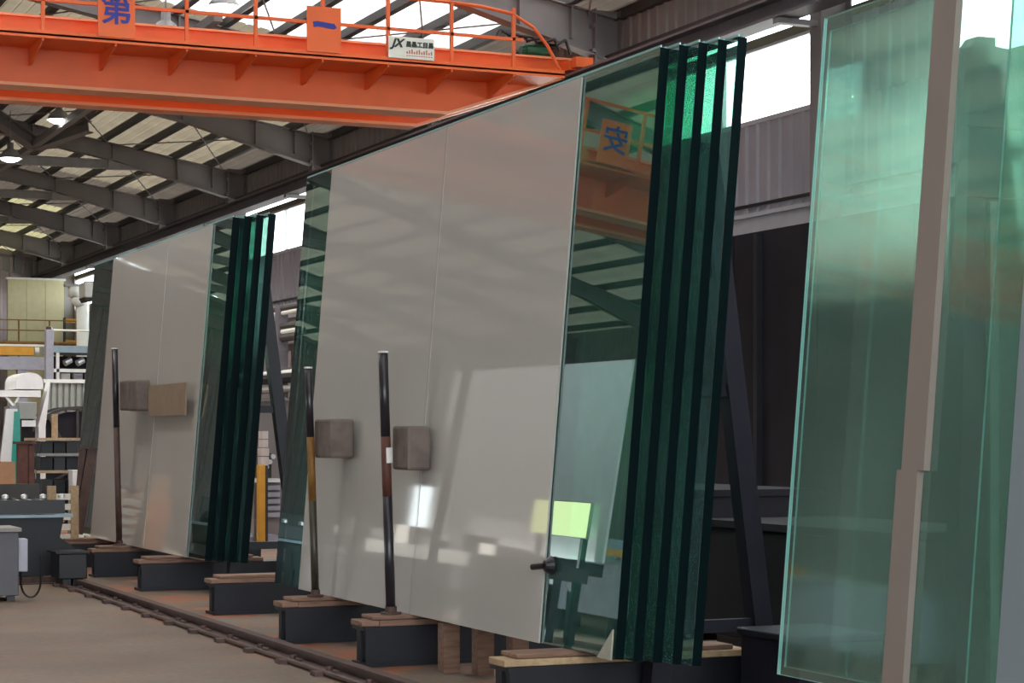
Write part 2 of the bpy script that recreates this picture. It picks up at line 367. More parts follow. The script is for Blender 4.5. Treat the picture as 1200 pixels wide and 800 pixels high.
# ---- far end wall
ew = empty('wall_end', (0, Y_END, 0), kind='structure')
pk = (WX+.1-(LX-.1))
MB().corr_x(Y_END, LX, WX, 0, 7.5, 0.4, 0.04).box(LX-.1, WX+.1, Y_END+.05, Y_END+.2, 0, 7.5).build('end_sheet', 'end_grey', ew)
MB().prism([(LX-.1, 7.5), (WX+.1, 7.5), (WX+.1, 7.6), (RIDGE, roof_z(RIDGE)-.05), (LX-.1, 7.6)], 'y', Y_END, Y_END+.2).build('gable_sheet', 'end_grey', ew)
for xx in (11.2, 8.5, 5.5, 2.0): MB().box(xx-.12, xx+.12, Y_END-.3, Y_END-.02, 0, 8.0).build('gable_post', 'steel_grey', ew)

# ---- left wall with two lit window openings and an open loading doorway
lw = empty('wall_left', (LX, 0, 0), kind='structure')
holes = [(49.0, 51.2, 1.7, 2.75), (58.3, 62.2, 1.4, 3.1), (20.0, 27.0, 0.0, 4.2)]
def lwp(y0, y1, z0, z1): MB().corr_y(LX, y0, y1, z0, z1, 0.4, 0.03, 1).add([(LX-.06,y0,z0),(LX-.06,y1,z0),(LX-.06,y1,z1),(LX-.06,y0,z1)], [(0,1,2,3)]).build('wall_sheet', 'wall_grey', lw)
ys = -14.0
for (a, c, z0, z1) in sorted(holes):
    lwp(ys, a, 0, 7.6); ys = c
    if z0 > 0: lwp(a, c, 0, z0)
    lwp(a, c, z1, 7.6)
lwp(ys, Y_END, 0, 7.6)
for j, (a, c, z0, z1) in enumerate(holes[:2]):
    wi = empty('window_%d' % (20+j), (LX, (a+c)/2, z0), kind='structure')
    m = MB().box(LX-.03, LX+.05, a, c, z0, z0+.06).box(LX-.03, LX+.05, a, c, z1-.06, z1)
    for t in range(3): yy = a+.03+(c-a-.06)*t/2; m.box(LX-.03, LX+.05, yy-.03, yy+.03, z0, z1)
    m.build('window_frame', 'steel_grey', wi)
    MB().box(LX, LX+.006, a+.06, c-.06, z0+.06, z1-.06).build('window_pane', 'window_glass', wi)
dd = empty('door_1', (LX, 23.5, 0), kind='structure')
MB().box(LX-.1, LX+.12, 19.85, 20.0, 0, 4.3).box(LX-.1, LX+.12, 27.0, 27.15, 0, 4.3).box(LX-.1, LX+.12, 19.85, 27.15, 4.2, 4.4).build('door_frame', 'steel_grey', dd)

# ---- roof: sheets, purlins, rafters, ties
roof = empty('ceiling', (0, 0, EAVE), kind='structure')
NP = 17; PW = (WX-RIDGE)/NP
protos = {}
for i in range(len(FR)-1):
    a, c = FR[i], FR[i+1]
    for j in range(NP):
        x1 = WX - j*PW; x0 = x1 - PW
        r_ = random.random()
        if a < 26: mk = 'roof_near' if r_ < .9 else 'roof_mid'
        elif a < 32: mk = 'roof_near'
        elif a < 51: mk = 'roof_mid' if r_ < .75 else 'roof_dull'
        else: mk = 'roof_far' if r_ < .75 else 'roof_dull'
        if j == 0: mk = 'roof_dull'
        z1, z0 = roof_z(x1)+.02, roof_z(x0)+.02
        m = MB(); n = 4; v = []; 
        for t in range(n+1):
            f_ = t/n; v += [(x0+(x1-x0)*f_, a, z0+(z1-z0)*f_), (x0+(x1-x0)*f_, c, z0+(z1-z0)*f_)]
            if t < n:
                for q in (.62, .72, .86): 
                    g = (t+q)/n; dz = -.025 if q in (.72,) else 0
                    v += [(x0+(x1-x0)*g, a, z0+(z1-z0)*g+dz), (x0+(x1-x0)*g, c, z0+(z1-z0)*g+dz)]
        m.add(v, [(2*t, 2*t+1, 2*t+3, 2*t+2) for t in range(len(v)//2-1)])
        m.build('roof_sheet', mk, roof)
v = []
for t in range(55):
    x = RIDGE + (LX-RIDGE)*t/54; z = roof_z(x) + .02 - (.03 if t % 2 else 0); v += [(x, Y_NEAR, z), (x, Y_END, z)]
MB().add(v, [(2*t, 2*t+1, 2*t+3, 2*t+2) for t in range(54)]).build('roof_slope', 'roof_mid', roof)
for j in range(NP+1):
    x = WX - .02 - j*PW; z = roof_z(x)
    MB().box(x-.03, x+.03, Y_NEAR+2.5, Y_END, z-.16, z-.0).box(x-.09, x+.03, Y_NEAR+2.5, Y_END, z-.165, z-.145).build('purlin', 'steel_dark', roof)
for j in range(1, 14):
    x = RIDGE - j*1.0; z = roof_z(x)
    MB().box(x-.03, x+.03, Y_NEAR+2.5, Y_END, z-.16, z-.0).build('purlin', 'steel_dark', roof)
HX = 10.05
for y in FR:
    def rz(x, d): return roof_z(x) - .17 - d
    m = MB()
    xs = [(WX-.03, .62), (HX, .34), (5.0, .32), (RIDGE, .40), (-5.0, .32), (LX+3, .34), (LX, .62)]
    for (xa, da), (xb, db) in zip(xs[:-1], xs[1:]):
        m.prism([(xa, rz(xa, 0)), (xb, rz(xb, 0)), (xb, rz(xb, db)), (xa, rz(xa, da))], 'y', y-.012, y+.012)
        m.prism([(xa, rz(xa, da)), (xb, rz(xb, db)), (xb, rz(xb, db)-.02), (xa, rz(xa, da)-.02)], 'y', y-.12, y+.12)
        m.prism([(xa, rz(xa, -.015)), (xb, rz(xb, -.015)), (xb, rz(xb, .005)), (xa, rz(xa, .005))], 'y', y-.12, y+.12)
    rf = m.build('rafter', 'steel_grey', roof)
    m = MB()
    for xx in (HX, 11.5, 8.3, 12.3): m.box(xx-.012, xx+.012, y-.11, y+.11, rz(xx, .33 if xx < 11 else .45), rz(xx, 0))
    m.build('splice_plate', 'steel_grey', rf)
    if y > 44:
        m = MB(); zt = rz(HX, .34)-.02
        m.ibeam((HX+.05, y, zt-.09), (-HX, y, zt-.09), .16, .20)
        m.prism([(HX+.75, rz(HX+.75, .40)), (HX-.1, zt), (HX-.1, zt-.2), (HX, zt-.2)], 'y', y-.06, y+.06)
        m.build('tie_beam', 'tie_grey', roof)
m = MB()
xx = 8.3; zz = roof_z(xx)-.62
m.bar((xx, 30, zz), (xx, Y_END, zz), .14, .14)
m.build('ridge_tie', 'steel_grey', roof)
m = MB()
for i in range(5, len(FR)-1):
    a, c = FR[i], FR[i+1]
    for (xa, xb) in ((12.6, 10.0), (10.0, 7.4), (7.4, 4.8)):
        m.tube((xa, a, roof_z(xa)-.2), (xb, c, roof_z(xb)-.2), .014, 5); m.tube((xb, a, roof_z(xb)-.2), (xa, c, roof_z(xa)-.2), .014, 5)
tag(m.build('bracing_rod', 'steel_grey', roof), kind='stuff')
for (y, xa, xb) in ((45.0, 8.3, 6.7), (45.0, 8.35, 9.2)):
    MB().ibeam((xa, y-.2, roof_z(xa)-.6), (xb, y-1.5, roof_z(xb)-.18), .26, .26).build('knee_brace', 'steel_grey', roof)

# ---- high bay lamps hanging from the rafters
def lamp(x, y, z, label, power=260):
    e = empty('high_bay_lamp', (x, y, z), label, 'lamp', 'high bay lamps under the roof')
    MB().lathe((x, y, z), [(.25,0), (.24,.03), (.14,.17), (.07,.22), (.07,.34), (.0,.35)], 18).build('lamp_shade', 'lamp_shell', e, smooth=True)
    MB().lathe((x, y, z), [(0,-.075), (.09,-.066), (.17,-.035), (.225,.015), (.225,.03), (0,.03)], 18).build('lamp_glass', 'lamp_glow', e, smooth=True)
    MB().tube((x, y, z+.34), (x, y, roof_z(x)-.15), .012, 6).build('hanger', 'steel_grey', e)
    ld = bpy.data.lights.new('bulb', 'SPOT'); ld.spot_size = 2.5; ld.spot_blend = .4; ld.energy = power; ld.shadow_soft_size = .12; ld.color = (1, .97, .9)
    lo = bpy.data.objects.new('bulb', ld); COL.objects.link(lo); lo.parent = e; lo.location = (0, 0, -.14)
p = at(69, 141, 41.5); lamp(p.x, p.y, p.z, 'lit round high bay lamp under the roof, nearest the crane at left')
p = at(12, 186, 44.0); lamp(p.x, p.y, p.z, 'lit round high bay lamp at the left picture edge below the roof beams')
for (lx, ly, lb) in ((7.5, 30.0, 'high bay lamp hidden above the crane, over the pack lane'), (3.0, 36.0, 'unseen high bay lamp boosted to brighten the left machines'), (8.0, 55.0, 'high bay lamp near the far cream partition'), (2.2, 21.0, 'added high bay lamp over the aisle outside the picture, lighting the opposite sheet')):
    lamp(lx, ly, roof_z(lx)-1.1, lb, 1400 if 'machines' in lb else 260)  # aisle and left machine lamps are unseen
p = at(262, 8, 31.0); lamp(p.x, p.y, p.z, 'lit high bay lamp seen above the orange crane handrail')

# ================================================================== CRANE RUNWAY + CRANE
rw = empty('crane_runway', (12.2, 28, 6.2), 'lilac grey crane runway beam with red rail along the window wall', 'beam')
MB().ibeam((12.25, Y_NEAR+3, 6.39), (12.25, Y_END-.5, 6.39), .30, .25, .03, .03).build('runway_beam', 'beam_grey', rw)
MB().box(12.20, 12.30, Y_NEAR+3, Y_END-.5, 6.50, 6.56).build('rail', 'red_rail', rw)
for y in FR: MB().box(12.12, WX-.45, y-.06, y+.06, 6.20, 6.262).build('bracket', 'steel_grey', rw)

CY = 26.0
cr = empty('overhead_crane', (0, CY, 6.0), 'large orange double girder overhead crane spanning the hall below the roof', 'crane')
def girder(y0, y1, name):
    m = MB(); zb, zt = 5.92, 6.75
    m.prism([(-9.9, zb), (10.4, zb), (12.15, 6.52), (12.35, zt), (-12.3, zt), (-12.1, 6.52)], 'y', y0, y1)
    g = m.build(name, 'orange', cr)
    m = MB(); o = .045
    m.prism([(-9.9, zb-.04), (10.4, zb-.04), (10.4, zb), (-9.9, zb)], 'y', y0-o, y1+o)
    m.prism([(10.4, zb-.04), (12.15, 6.48), (12.15, 6.52), (10.4, zb)], 'y', y0-o, y1+o)
    m.box(-12.3, 12.35, y0-.05, y1+.05, zt, zt+.03)
    m.build('flange', 'orange_bounce', g)
    return g
girder(CY, CY+.32, 'girder'); girder(CY+1.2, CY+1.45, 'girder')
for s_ in (1, -1):
    m = MB().box(s_*12.10, s_*12.40, CY-.30, CY+1.9, 6.57, 6.70)
    ec = m.build('end_carriage', 'orange', cr)
    for yy in (CY-.1, CY+1.6): MB().tube((s_*12.21, yy, 6.65), (s_*12.29, yy, 6.65), .09, 16).build('wheel', 'steel_dark', ec)
# walkway on the near side
WYO = 25.08
MB().box(-11.9, 11.75, WYO, CY, 6.36, 6.385).box(-11.9, 11.75, WYO, WYO+.012, 6.33, 6.43).build('walkway', 'orange', cr)
for k in range(-13, 7):
    x = 5.65 + .893*k + .893*0
    if x < -11.8 or x > 11.8: continue
    MB().prism([(WYO+.02, 6.36), (CY, 6.36), (CY, 6.14), (CY-.12, 6.14), (WYO+.02, 6.30)], 'x', x-.012, x+.012).build('bracket', 'orange', cr)
    if x < 11.2: MB().box(x-.022, x+.022, WYO+.01, WYO+.055, 6.385, 7.22).build('rail_post', 'orange', cr)
MB().bar((-11.6, WYO+.03, 6.80), (11.15, WYO+.03, 6.80), .04, .04).build('handrail', 'orange', cr)
pts = [(-11.6, 7.22), (10.1, 7.22), (10.55, 7.20), (10.99, 7.14), (11.3, 6.98), (11.5, 6.76), (11.72, 6.40)]
m = MB()
for p_, q_ in zip(pts[:-1], pts[1:]): m.tube((p_[0], WYO+.03, p_[1]), (q_[0], WYO+.03, q_[1]), .024, 8)
m.build('handrail', 'orange', cr)
def plate(x, ch, z0=6.40, z1=7.0):
    pl_ = MB().box(x-.23, x+.23, WYO-.02, WYO+.0, z0, z1).build('sign_plate', 'orange', cr)
    text('character', ch, (x, WYO-.026, (z0+z1)/2+.02), .40, 'blue_print', pl_, offset=.006)
    return pl_
plate(5.65, '第'); pl1 = MB().box(8.10, 8.56, WYO-.02, WYO, 6.42, 7.0).build('sign_plate', 'orange', cr)
MB().prism([(8.18, 6.80), (8.19, 6.73), (8.25, 6.745), (8.46, 6.72), (8.50, 6.74), (8.47, 6.79), (8.24, 6.81)], 'y', WYO-.028, WYO-.019).build('character', 'blue_print', pl1)
plate(-1.97, '安')
bx = 9.53
nb = MB().box(bx-.32, bx+.32, WYO-.02, WYO, 6.42, 6.70).build('name_board', 'board_white', cr)
text('lettering', 'JX', (bx-.205, WYO-.024, 6.61), .15, 'black_print', nb, shear=.35, offset=.006)
text('lettering', '昌晶工目昌', (bx+.115, WYO-.024, 6.605), .078, 'black_print', nb, offset=.003)
m = MB()
for i in range(11):
    x = bx - .07 + i*.034; m.box(x, x+.018, WYO-.024, WYO-.019, 6.485, 6.515 + .015*(i % 3))
    m.box(x, x+.024, WYO-.024, WYO-.019, 6.455, 6.465)
m.build('lettering', 'red_print', nb)
# drive motor and cables at the crane end
mt = MB().tube((11.62, CY+.1, 6.87), (11.98, CY+.1, 6.87), .085, 14).tube((11.55, CY+.1, 6.87), (11.62, CY+.1, 6.87), .06, 12).build('motor', 'green', cr)
m = MB()
for i in range(6):
    x = 11.1+i*.17
    m.path([(x, CY-.1+.05*i, 6.98), (x+.10, CY+.0, 7.10-.03*i), (x+.22, CY-.05, 7.03), (x+.34, CY+.05, 7.06-.04*i)], .022, 6)
m.build('cable_loop', 'black', cr)
MB().box(12.12, 12.38, CY-.5, CY-.36, 6.58, 6.72).build('buffer', 'orange', cr)

# ================================================================== GLASS PACKS
LEAN = math.radians(4.8)
def slab(name, x, y0, y1, z, th, h, face, edge, corner=0.0, parent=None):
    """upright sheet leaning towards the window wall: origin at its lower front edge"""
    m = MB()
    L_ = y1-y0
    m.box(0, th, 0, L_, 0, h)
    for i in range(len(m.f)):
        m.m[i] = 0 if i in (3, 5) else 1
    ob = m.build(name, [face, edge]); ob.location = (x, y0, z); ob.rotation_euler = (0, LEAN, 0)
    return ob
def child_box(par, name, x0, x1, y0, y1, z0, z1, matn):
    m = MB().box(x0, x1, y0, y1, z0, z1); ob = m.build(name, matn); ob.parent = par; return ob
TH, ST, H_ = .055, .105, 3.23
ordw = ['front', 'second', 'middle', 'fourth', 'rearmost']
def pack(x, y0, y1, n, where, grp, stag=ST, TH=TH):
    for k in range(n):
        o_ = slab('glass_bundle', x + k*(TH+.002)/math.cos(LEAN), y0 - k*stag, y1 - k*stag*.3, .33, TH, H_, 'bundle', 'edge')
        nm = ordw[k] if k < n-1 else 'rearmost'
        tag(o_, '%s bundle of green clear glass sheets in %s' % (nm, where), 'glass', grp)
        # separator strips on the top edge between groups of sheets
        child_box(o_, 'sheet_edge', TH*.0, TH*.16, .0, y1-y0, H_, H_+.012, 'edge_bright')
        child_box(o_, 'sheet_edge', TH*.55, TH*.68, .0, y1-y0, H_, H_+.008, 'edge_bright')
pack(4.78, 9.59, 15.62, 5, 'the large middle stack', 'glass bundles of the middle stack')
pack(5.03, 18.65, 24.7, 4, 'the small far stack at left', 'glass bundles of the far stack', .14, .072)
def white(x, y0, y1, label, matn='white_sheet', seams=()):
    o_ = slab('white_glass_sheet', x-.016, y0, y1, .33, .012, H_-.01, matn, 'white_edge')
    tag(o_, label, 'glass', 'white glass sheets on the racks')
    for s_ in seams: child_box(o_, 'seam_strip', -.002, 0, s_-y0, s_-y0+.03, 0, H_-.02, 'seam')
    return o_
white(4.78, 10.52, 14.95, 'large white glass sheet on the front of the middle stack', seams=(12.55,))
white(5.03, 19.3, 23.6, 'white glass sheet on the front of the far left stack', seams=(21.0,))

# nearest stack: single clear sheets, one white sheet on the front
s1 = slab('glass_sheet', 5.215, 2.7, 8.68, .33, .02, 3.25, 'clear', 'edge_bright')
tag(s1, 'front clear green glass sheet of the near stack at right, pale cyan left edge', 'glass', 'clear sheets of the near stack')
s2 = slab('glass_sheet', 5.42, 2.9, 8.95, .33, .012, 3.25, 'clear', 'edge_bright')
tag(s2, 'rear clear glass sheet of the near stack, thin white edge at far left', 'glass', 'clear sheets of the near stack')
s3 = slab('glass_sheet', 5.30, 2.8, 7.28, .33, .012, 3.25, 'clear', 'edge_bright')
tag(s3, 'middle clear glass sheet of the near stack, edge behind the beige strip', 'glass', 'clear sheets of the near stack')
bs = MB().box(0, .035, 0, .17, 1.02, 4.2).box(0, .034, .045, .205, 0, 1.02)
b_ = bs.build('beige_strip', 'beige'); b_.location = (5.178, 7.52, .33); b_.rotation_euler = (0, LEAN, 0)
tag(b_, 'tall beige strip standing between the near glass sheets, stepped near its foot', 'strip')
w3 = slab('white_glass_sheet', 5.195, 2.7, 6.93, .33, .012, 3.24, 'white_sheet_blue', 'white_edge')
tag(w3, 'pale blue white glass sheet at the right picture edge', 'glass', 'white glass sheets on the racks')

# paper corner, suction handle, wire
pc = MB().prism([(0, 0), (.0, .16), (.16, .0)], 'x', -.012, -.002)
o_ = pc.build('corner_wrap', 'paper'); o_.location = (4.772, 9.60, .325); o_.rotation_euler = (0, LEAN, 0)
tag(o_, 'pale paper wrap on the lower corner of the middle stack', 'wrap')
p = (4.78+.0787*.45-.02, 10.46, .33+.44)
e = empty('suction_cup', p, 'small black suction cup on the glass beside the white sheet corner', 'suction cup')
MB().tube((p[0]+.012, p[1]-.02, p[2]), (p[0]-.03, p[1]-.02, p[2]), .055, 16, r2=.03).build('cup', 'black', e)
MB().tube((p[0]-.03, p[1]-.02, p[2]), (p[0]-.07, p[1]+.06, p[2]-.01), .018, 8).build('handle', 'black', e)

# ---- steel beams with planks that carry the packs
bl = {10.14: 'steel beam with pale plank under the near corner of the middle stack',
      12.62: 'steel beam with stacked planks under the second pole from left of the middle stack',
      14.25: 'steel beam with rough planks below the yellow and dark pole',
      16.75: 'steel beam with plank in the gap between the two glass stacks',
      19.6: 'long steel beam with plank under the near corner of the far stack',
      21.7: 'steel beam with plank below the pole of the far stack',
      23.4: 'steel beam with plank under the far end of the far stack',
      6.9: 'steel beam below the near glass stack at right',
      3.9: 'steel beam below the near glass stack outside the picture'}
for y, lb in bl.items():
    x0 = {10.14: 4.36, 12.62: 4.43, 14.25: 4.40, 16.75: 4.56, 19.6: 4.62, 21.7: 4.62, 23.4: 4.6, 6.9: 4.75, 3.9: 4.75}[y]; x1 = 6.45
    e = empty('bearer_beam', (x0, y, 0), lb, 'beam', 'steel bearer beams under the glass')
    MB().box(x0, x1, y-.13, y+.13, .0, .025).box(x0, x1, y-.13, y+.13, .235, .26).box(x0+.01, x1, y-.012, y+.012, .025, .235).box(x0+.03, x0+.05, y-.12, y+.12, .02, .24)\
        .box(x0+.01, x1, y-.125, y-.105, .02, .24).build('steel_beam', 'navy', e)
    MB().box(x0-.02, x1-.6, y-.12, y+.10, .262, .300).build('plank', 'wood_pale' if y in (10.14,) else 'wood', e, bevel=.006)
    MB().box(x0+.06, x1-.7, y-.10, y+.12, .302, .328).build('plank', 'wood', e, bevel=.006)
    if y in (12.62, 14.25): MB().box(x0+.10, x0+.42, y-.13, y+.0, .2635, .2995 if False else .2996).build('plank', 'wood', e)
for j, (x, y) in enumerate(((4.78, 12.05), (4.93, 11.85), (5.08, 11.65))):
    tag(MB().box(x, x+.11, y-.05, y+.05, 0, .315).build('timber_prop', 'wood'),
        ['pale timber prop standing under the middle stack, leftmost of three', 'brown timber prop under the middle stack, middle of three', 'brown timber prop under the middle stack, rightmost of three'][j], 'prop', 'timber props under the middle stack')

# ---- poles in front of the sheets with wrapped pads
def pole(base, top, r, segs, label):
    e = empty('stanchion_pole', base, label, 'pole', 'stanchion poles in front of the glass')
    base, top = Vector(base), Vector(top)
    for (f0, f1, mn, nm) in segs: MB().tube(base.lerp(top, f0), base.lerp(top, f1), r, 16).build(nm, mn, e, smooth=True)
    MB().tube(top, top+Vector((0,0,.012)), r*1.08, 16).build('end_cap', 'tape', e)
    MB().lathe(base, [(r*2.2, 0), (r*2.2, .012), (r*1.2, .014), (r*1.2, .05)], 14).build('socket', 'rust', e)
    return e
def pad(e, x0, x1, y0, y1, z0, z1, n, matn='pad'):
    for k in range(n):
        w_ = (y1-y0)/n
        MB().box(x0, x1, y0+k*w_+.004, y0+(k+1)*w_-.004, z0 + .01*k, z1+.006*k).build('wrapped_pad', matn, e, bevel=.018)
e = pole((4.655, 14.2, .33), (4.60, 14.2, 1.985), .028, [(0, .42, 'pole_olive', 'pole_foot'), (.42, .70, 'ochre', 'pole_sleeve'), (.70, 1, 'pole_dark', 'pole_shaft')], 'slim pole with an ochre middle and black top before the middle stack')
pad(e, 4.655, 4.835, 13.86, 14.24, az(395, 536, 14.2), az(395, 491, 14.2), 1)
e = pole((4.655, 12.62, .33), (4.60, 12.62, 2.04), .032, [(0, .45, 'pole_dark', 'pole_foot'), (.45, .68, 'rust_bright', 'pole_sleeve'), (.68, 1, 'pole_dark', 'pole_shaft')], 'thick dark pole with a rusty red middle before the middle stack')
pad(e, 4.675, 4.84, 12.36, 12.66, az(480, 550, 12.6), az(480, 499, 12.6), 1)
MB().tube((4.632, 12.62, 1.32), (4.629, 12.62, 1.42), .036, 14).build('tape_band', 'tape', e)
e = pole((4.92, 21.7, .33), (4.87, 21.7, 2.42), .033, [(0, .6, 'rust', 'pole_foot'), (.6, 1, 'pole_dark', 'pole_shaft')], 'dark pole in front of the far left glass stack')
MB().box(5.05, 5.07, 19.45, 20.94, az(200, 487, 20.2), az(200, 450, 20.2)).build('brown_card', 'pad_light', e)
pad(e, 4.93, 5.075, 20.95, 21.73, az(155, 482, 21.7), az(155, 447, 21.7), 2)

# ---- A-frames behind the packs
def aframe(x, y, ztop, label, mn='navy', wleg=.11):
    e = empty('a_frame', (x, y, 0), label, 'rack', 'A-frames behind the glass')
    xt = x + ztop*math.tan(LEAN)+.04
    MB().bar((x, y, 0), (xt, y, ztop), wleg, wleg, (0,1,0)).build('front_leg', mn, e)
    MB().bar((xt+.02, y, ztop), (xt+.02+ztop*.13, y, 0), wleg, wleg, (0,1,0)).build('rear_leg', mn, e)
    for z in (.45, 1.75, 2.4): 
        MB().bar((x+z*.08+.05, y, z), (xt+.02+(ztop-z)*.13-.03, y, z), .05, .07).build('cross_bar', mn, e)
    MB().box(x-.05, xt+ztop*.13+.12, y-.06, y+.06, 0, .10).build('foot_beam', mn, e)
    return e
for y, lb in ((18.9, 'navy steel A-frame behind the near end of the far stack'), (23.0, 'navy steel A-frame behind the far end of the far stack')):
    aframe(5.36, y, 2.95, lb)
for y, lb in ((9.9, 'dark steel A-frame behind the near end of the middle stack'), (14.8, 'dark steel A-frame behind the far end of the middle stack')):
    aframe(5.17, y, 3.1, lb, 'lilac_steel')
e = empty('a_frame', (5.95, 8.0, 0), 'broad dark steel A-frame end seen through the near glass stack', 'rack', 'A-frames behind the glass')
MB().prism([(5.74, 0), (6.52, 0), (6.07, 3.33), (5.98, 3.34), (5.98, 3.38), (5.88, 3.38), (5.84, 3.33)], 'y', 7.96, 8.06).build('end_plate', 'lilac_steel', e)
for z in (2.62, 2.95): MB().box(5.80, 6.16, 7.93, 7.96, z, z+.05).build('cross_bar', 'navy', e)
MB().box(5.92, 5.97, 7.92, 7.96, .3, 2.6).build('rib', 'tie_grey', e)
MB().box(5.7, 6.6, 5.5, 8.1, 0, .10).build('foot_beam', 'lilac_steel', e)
# floor pallet box behind the middle stack
tag(MB().box(5.6, 6.1, 9.1, 9.7, 0, .42).box(5.58, 6.12, 9.08, 9.72, .42, .46).build('tool_chest', 'lilac_steel', bevel=.01), 'slate grey chest on the floor behind the middle stack', 'chest')
for q, (y0, y1, h) in enumerate(((10.6, 13.0, .85), (13.2, 15.4, 1.05), (15.6, 17.9, .9), (18.1, 20.4, 1.2))):  # dark blocks added to make the shade behind the stacks
    e = empty('shade_block', (7.6, (y0+y1)/2, 0), ['first', 'second', 'third', 'fourth'][q] + ' added dark block from the camera, standing for the shade behind the glass stacks', 'crate', 'dark shade blocks behind the stacks')
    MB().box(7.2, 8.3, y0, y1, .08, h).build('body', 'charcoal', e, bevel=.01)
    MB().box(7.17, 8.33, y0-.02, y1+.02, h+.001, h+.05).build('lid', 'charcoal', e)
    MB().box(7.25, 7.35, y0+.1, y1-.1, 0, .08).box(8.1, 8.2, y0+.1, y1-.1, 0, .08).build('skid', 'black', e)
tag(MB().box(6.7, 9.6, 2.0, 10.4, .001, .012).build('shade_sheet', 'black'), 'added black sheet standing for floor shade behind the near glass stacks', 'mat')  # black sheet added to darken the floor like shade
# dark screen along the lower wall
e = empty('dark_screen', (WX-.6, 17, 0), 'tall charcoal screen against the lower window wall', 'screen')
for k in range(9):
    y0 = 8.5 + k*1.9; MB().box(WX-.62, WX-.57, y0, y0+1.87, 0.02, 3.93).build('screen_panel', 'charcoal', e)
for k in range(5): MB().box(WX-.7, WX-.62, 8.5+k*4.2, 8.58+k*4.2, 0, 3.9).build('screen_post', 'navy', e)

# ---- floor rail
e = empty('floor_rail', (4.2, 12, 0), 'rusty steel rail with clips along the floor in front of the racks', 'rail')
MB().box(4.12, 4.30, 2, 20.75, 0.001, .012).box(4.195, 4.225, 2, 20.75, .012, .055).box(4.17, 4.25, 2, 20.75, .055, .075).build('rail_profile', 'rust', e)
MB().tube((4.05, 4, .02), (4.05, 20.4, .02), .018, 8).build('guide_rod', 'rust', e)
for k in range(24):
    y = 3.2 + k*.75; MB().box(3.98, 4.14, y-.05, y+.05, .001, .03).tube((4.09, y, .03), (4.09, y, .055), .022, 8).build('rail_clip', 'rust', e)
e2 = empty('cross_rail', (3.0, 20.75, 0), 'rusty rail running across the aisle behind the grey cabinet', 'rail')
MB().box(1.5, 4.3, 20.80, 20.98, .001, .012).box(1.5, 4.3, 20.87, 20.91, .012, .07).build('rail_profile', 'rust', e2)

# ================================================================== MACHINES AT THE LEFT
# grey cabinet with a cable loop
c1 = at(22, 705, 18.75)
e = empty('control_cabinet', (c1.x-.5, 18.75, 0), 'low grey steel cabinet at the lower left picture edge', 'cabinet')
MB().box(c1.x-1.0, c1.x, 18.75, 19.3, .05, .63).build('body', 'grey_cab', e, bevel=.01)
MB().box(c1.x-1.02, c1.x+.02, 18.72, 19.32, .632, .665).build('lid', 'tie_grey', e)
MB().box(c1.x-.95, c1.x-.88, 18.78, 18.85, 0, .05).box(c1.x-.10, c1.x-.03, 18.78, 18.85, 0, .05).build('foot', 'black', e)
MB().box(c1.x+.002, c1.x+.10, 18.85, 19.0, .26, .56).build('junction_box', 'machine_lilac', e, bevel=.01)
m = MB(); pts = []
for i in range(15):
    t = math.pi*i/14; pts.append((c1.x+.14-.09*math.cos(t), 18.93, .17-.15*math.sin(t)))
pts = [(c1.x+.05, 18.93, .27)] + pts + [(c1.x+.23, 18.93, .40)]
m.path(pts, .010, 6); m.build('cable', 'black', e)
# navy machine base with roller conveyor
x1 = ax(68, 21.2)
e = empty('roller_machine', (x1-1.0, 21.4, 0), 'navy machine base with black roller conveyor at left', 'machine')
MB().prism([(x1-2.4, .06), (x1+.0, .06), (x1-.05, .22), (x1+.17, .34), (x1+.02, .45), (x1+.06, .66), (x1-2.4, .66)], 'y', 21.2, 22.3).build('base', 'navy', e)
MB().box(x1-2.4, x1+.14, 21.1, 22.4, .66, .69).build('table_plate', 'machine_blue', e)
for k in range(2): MB().box(x1-2.2+k*1.9, x1-2.05+k*1.9, 21.2, 22.2, 0, .06).build('foot', 'black', e)
for k in range(16):
    x = x1-1.95+k*.125; MB().tube((x, 21.15, .79), (x, 22.2, .79), .045, 12).tube((x, 21.11, .79), (x, 21.15, .79), .02, 8).build('roller', 'black', e, smooth=True)
MB().box(x1-2.1, x1+.05, 21.10, 21.13, .70, .84).build('side_rail', 'black', e)
MB().box(x1-2.1, x1-.0, 22.22, 22.30, .69, .98).build('back_guard', 'steel_dark', e)
for k in range(9):
    x = x1-1.5+k*.19; MB().lathe((x, 21.12, .86), [(.0, 0), (.035, 0), (.035, .03), (.0, .045)], 10).build('bolt_cap', 'alu', e)
# end buffer box on the rail
b0 = at(62, 684, 20.6); b1 = at(95, 684, 20.6)
e = empty('rail_buffer', ((b0.x+b1.x)/2, 20.6, 0), 'small black steel box at the end of the floor rail', 'box')
MB().box(b0.x, b1.x, 20.3, 20.72, .08, .33).build('body', 'black', e, bevel=.01)
MB().box(b0.x-.03, b1.x+.02, 20.28, 20.74, .332, .35).build('lid', 'navy', e)
MB().box(b0.x+.05, b0.x+.13, 20.35, 20.68, 0, .08).box(b1.x-.13, b1.x-.05, 20.35, 20.68, 0, .08).build('foot', 'black', e)
# timber crates standing
p0, p1 = at(56, 606, 23.4), at(92, 574, 23.4)
e = empty('timber_crate', (p0.x, 23.4, 0), 'whitewashed slatted timber crate end beyond the navy machine', 'crate')
for xx in (p0.x, p1.x-.09): MB().box(xx, xx+.09, 23.38, 23.46, 0, p1.z+.05).build('post', 'wood_pale', e)
for k in range(8): 
    z = p1.z-.06-k*.115; MB().box(p0.x+.09, p1.x-.09, 23.40, 23.44, z-.05, z+.02).build('slat', 'wood_white', e)
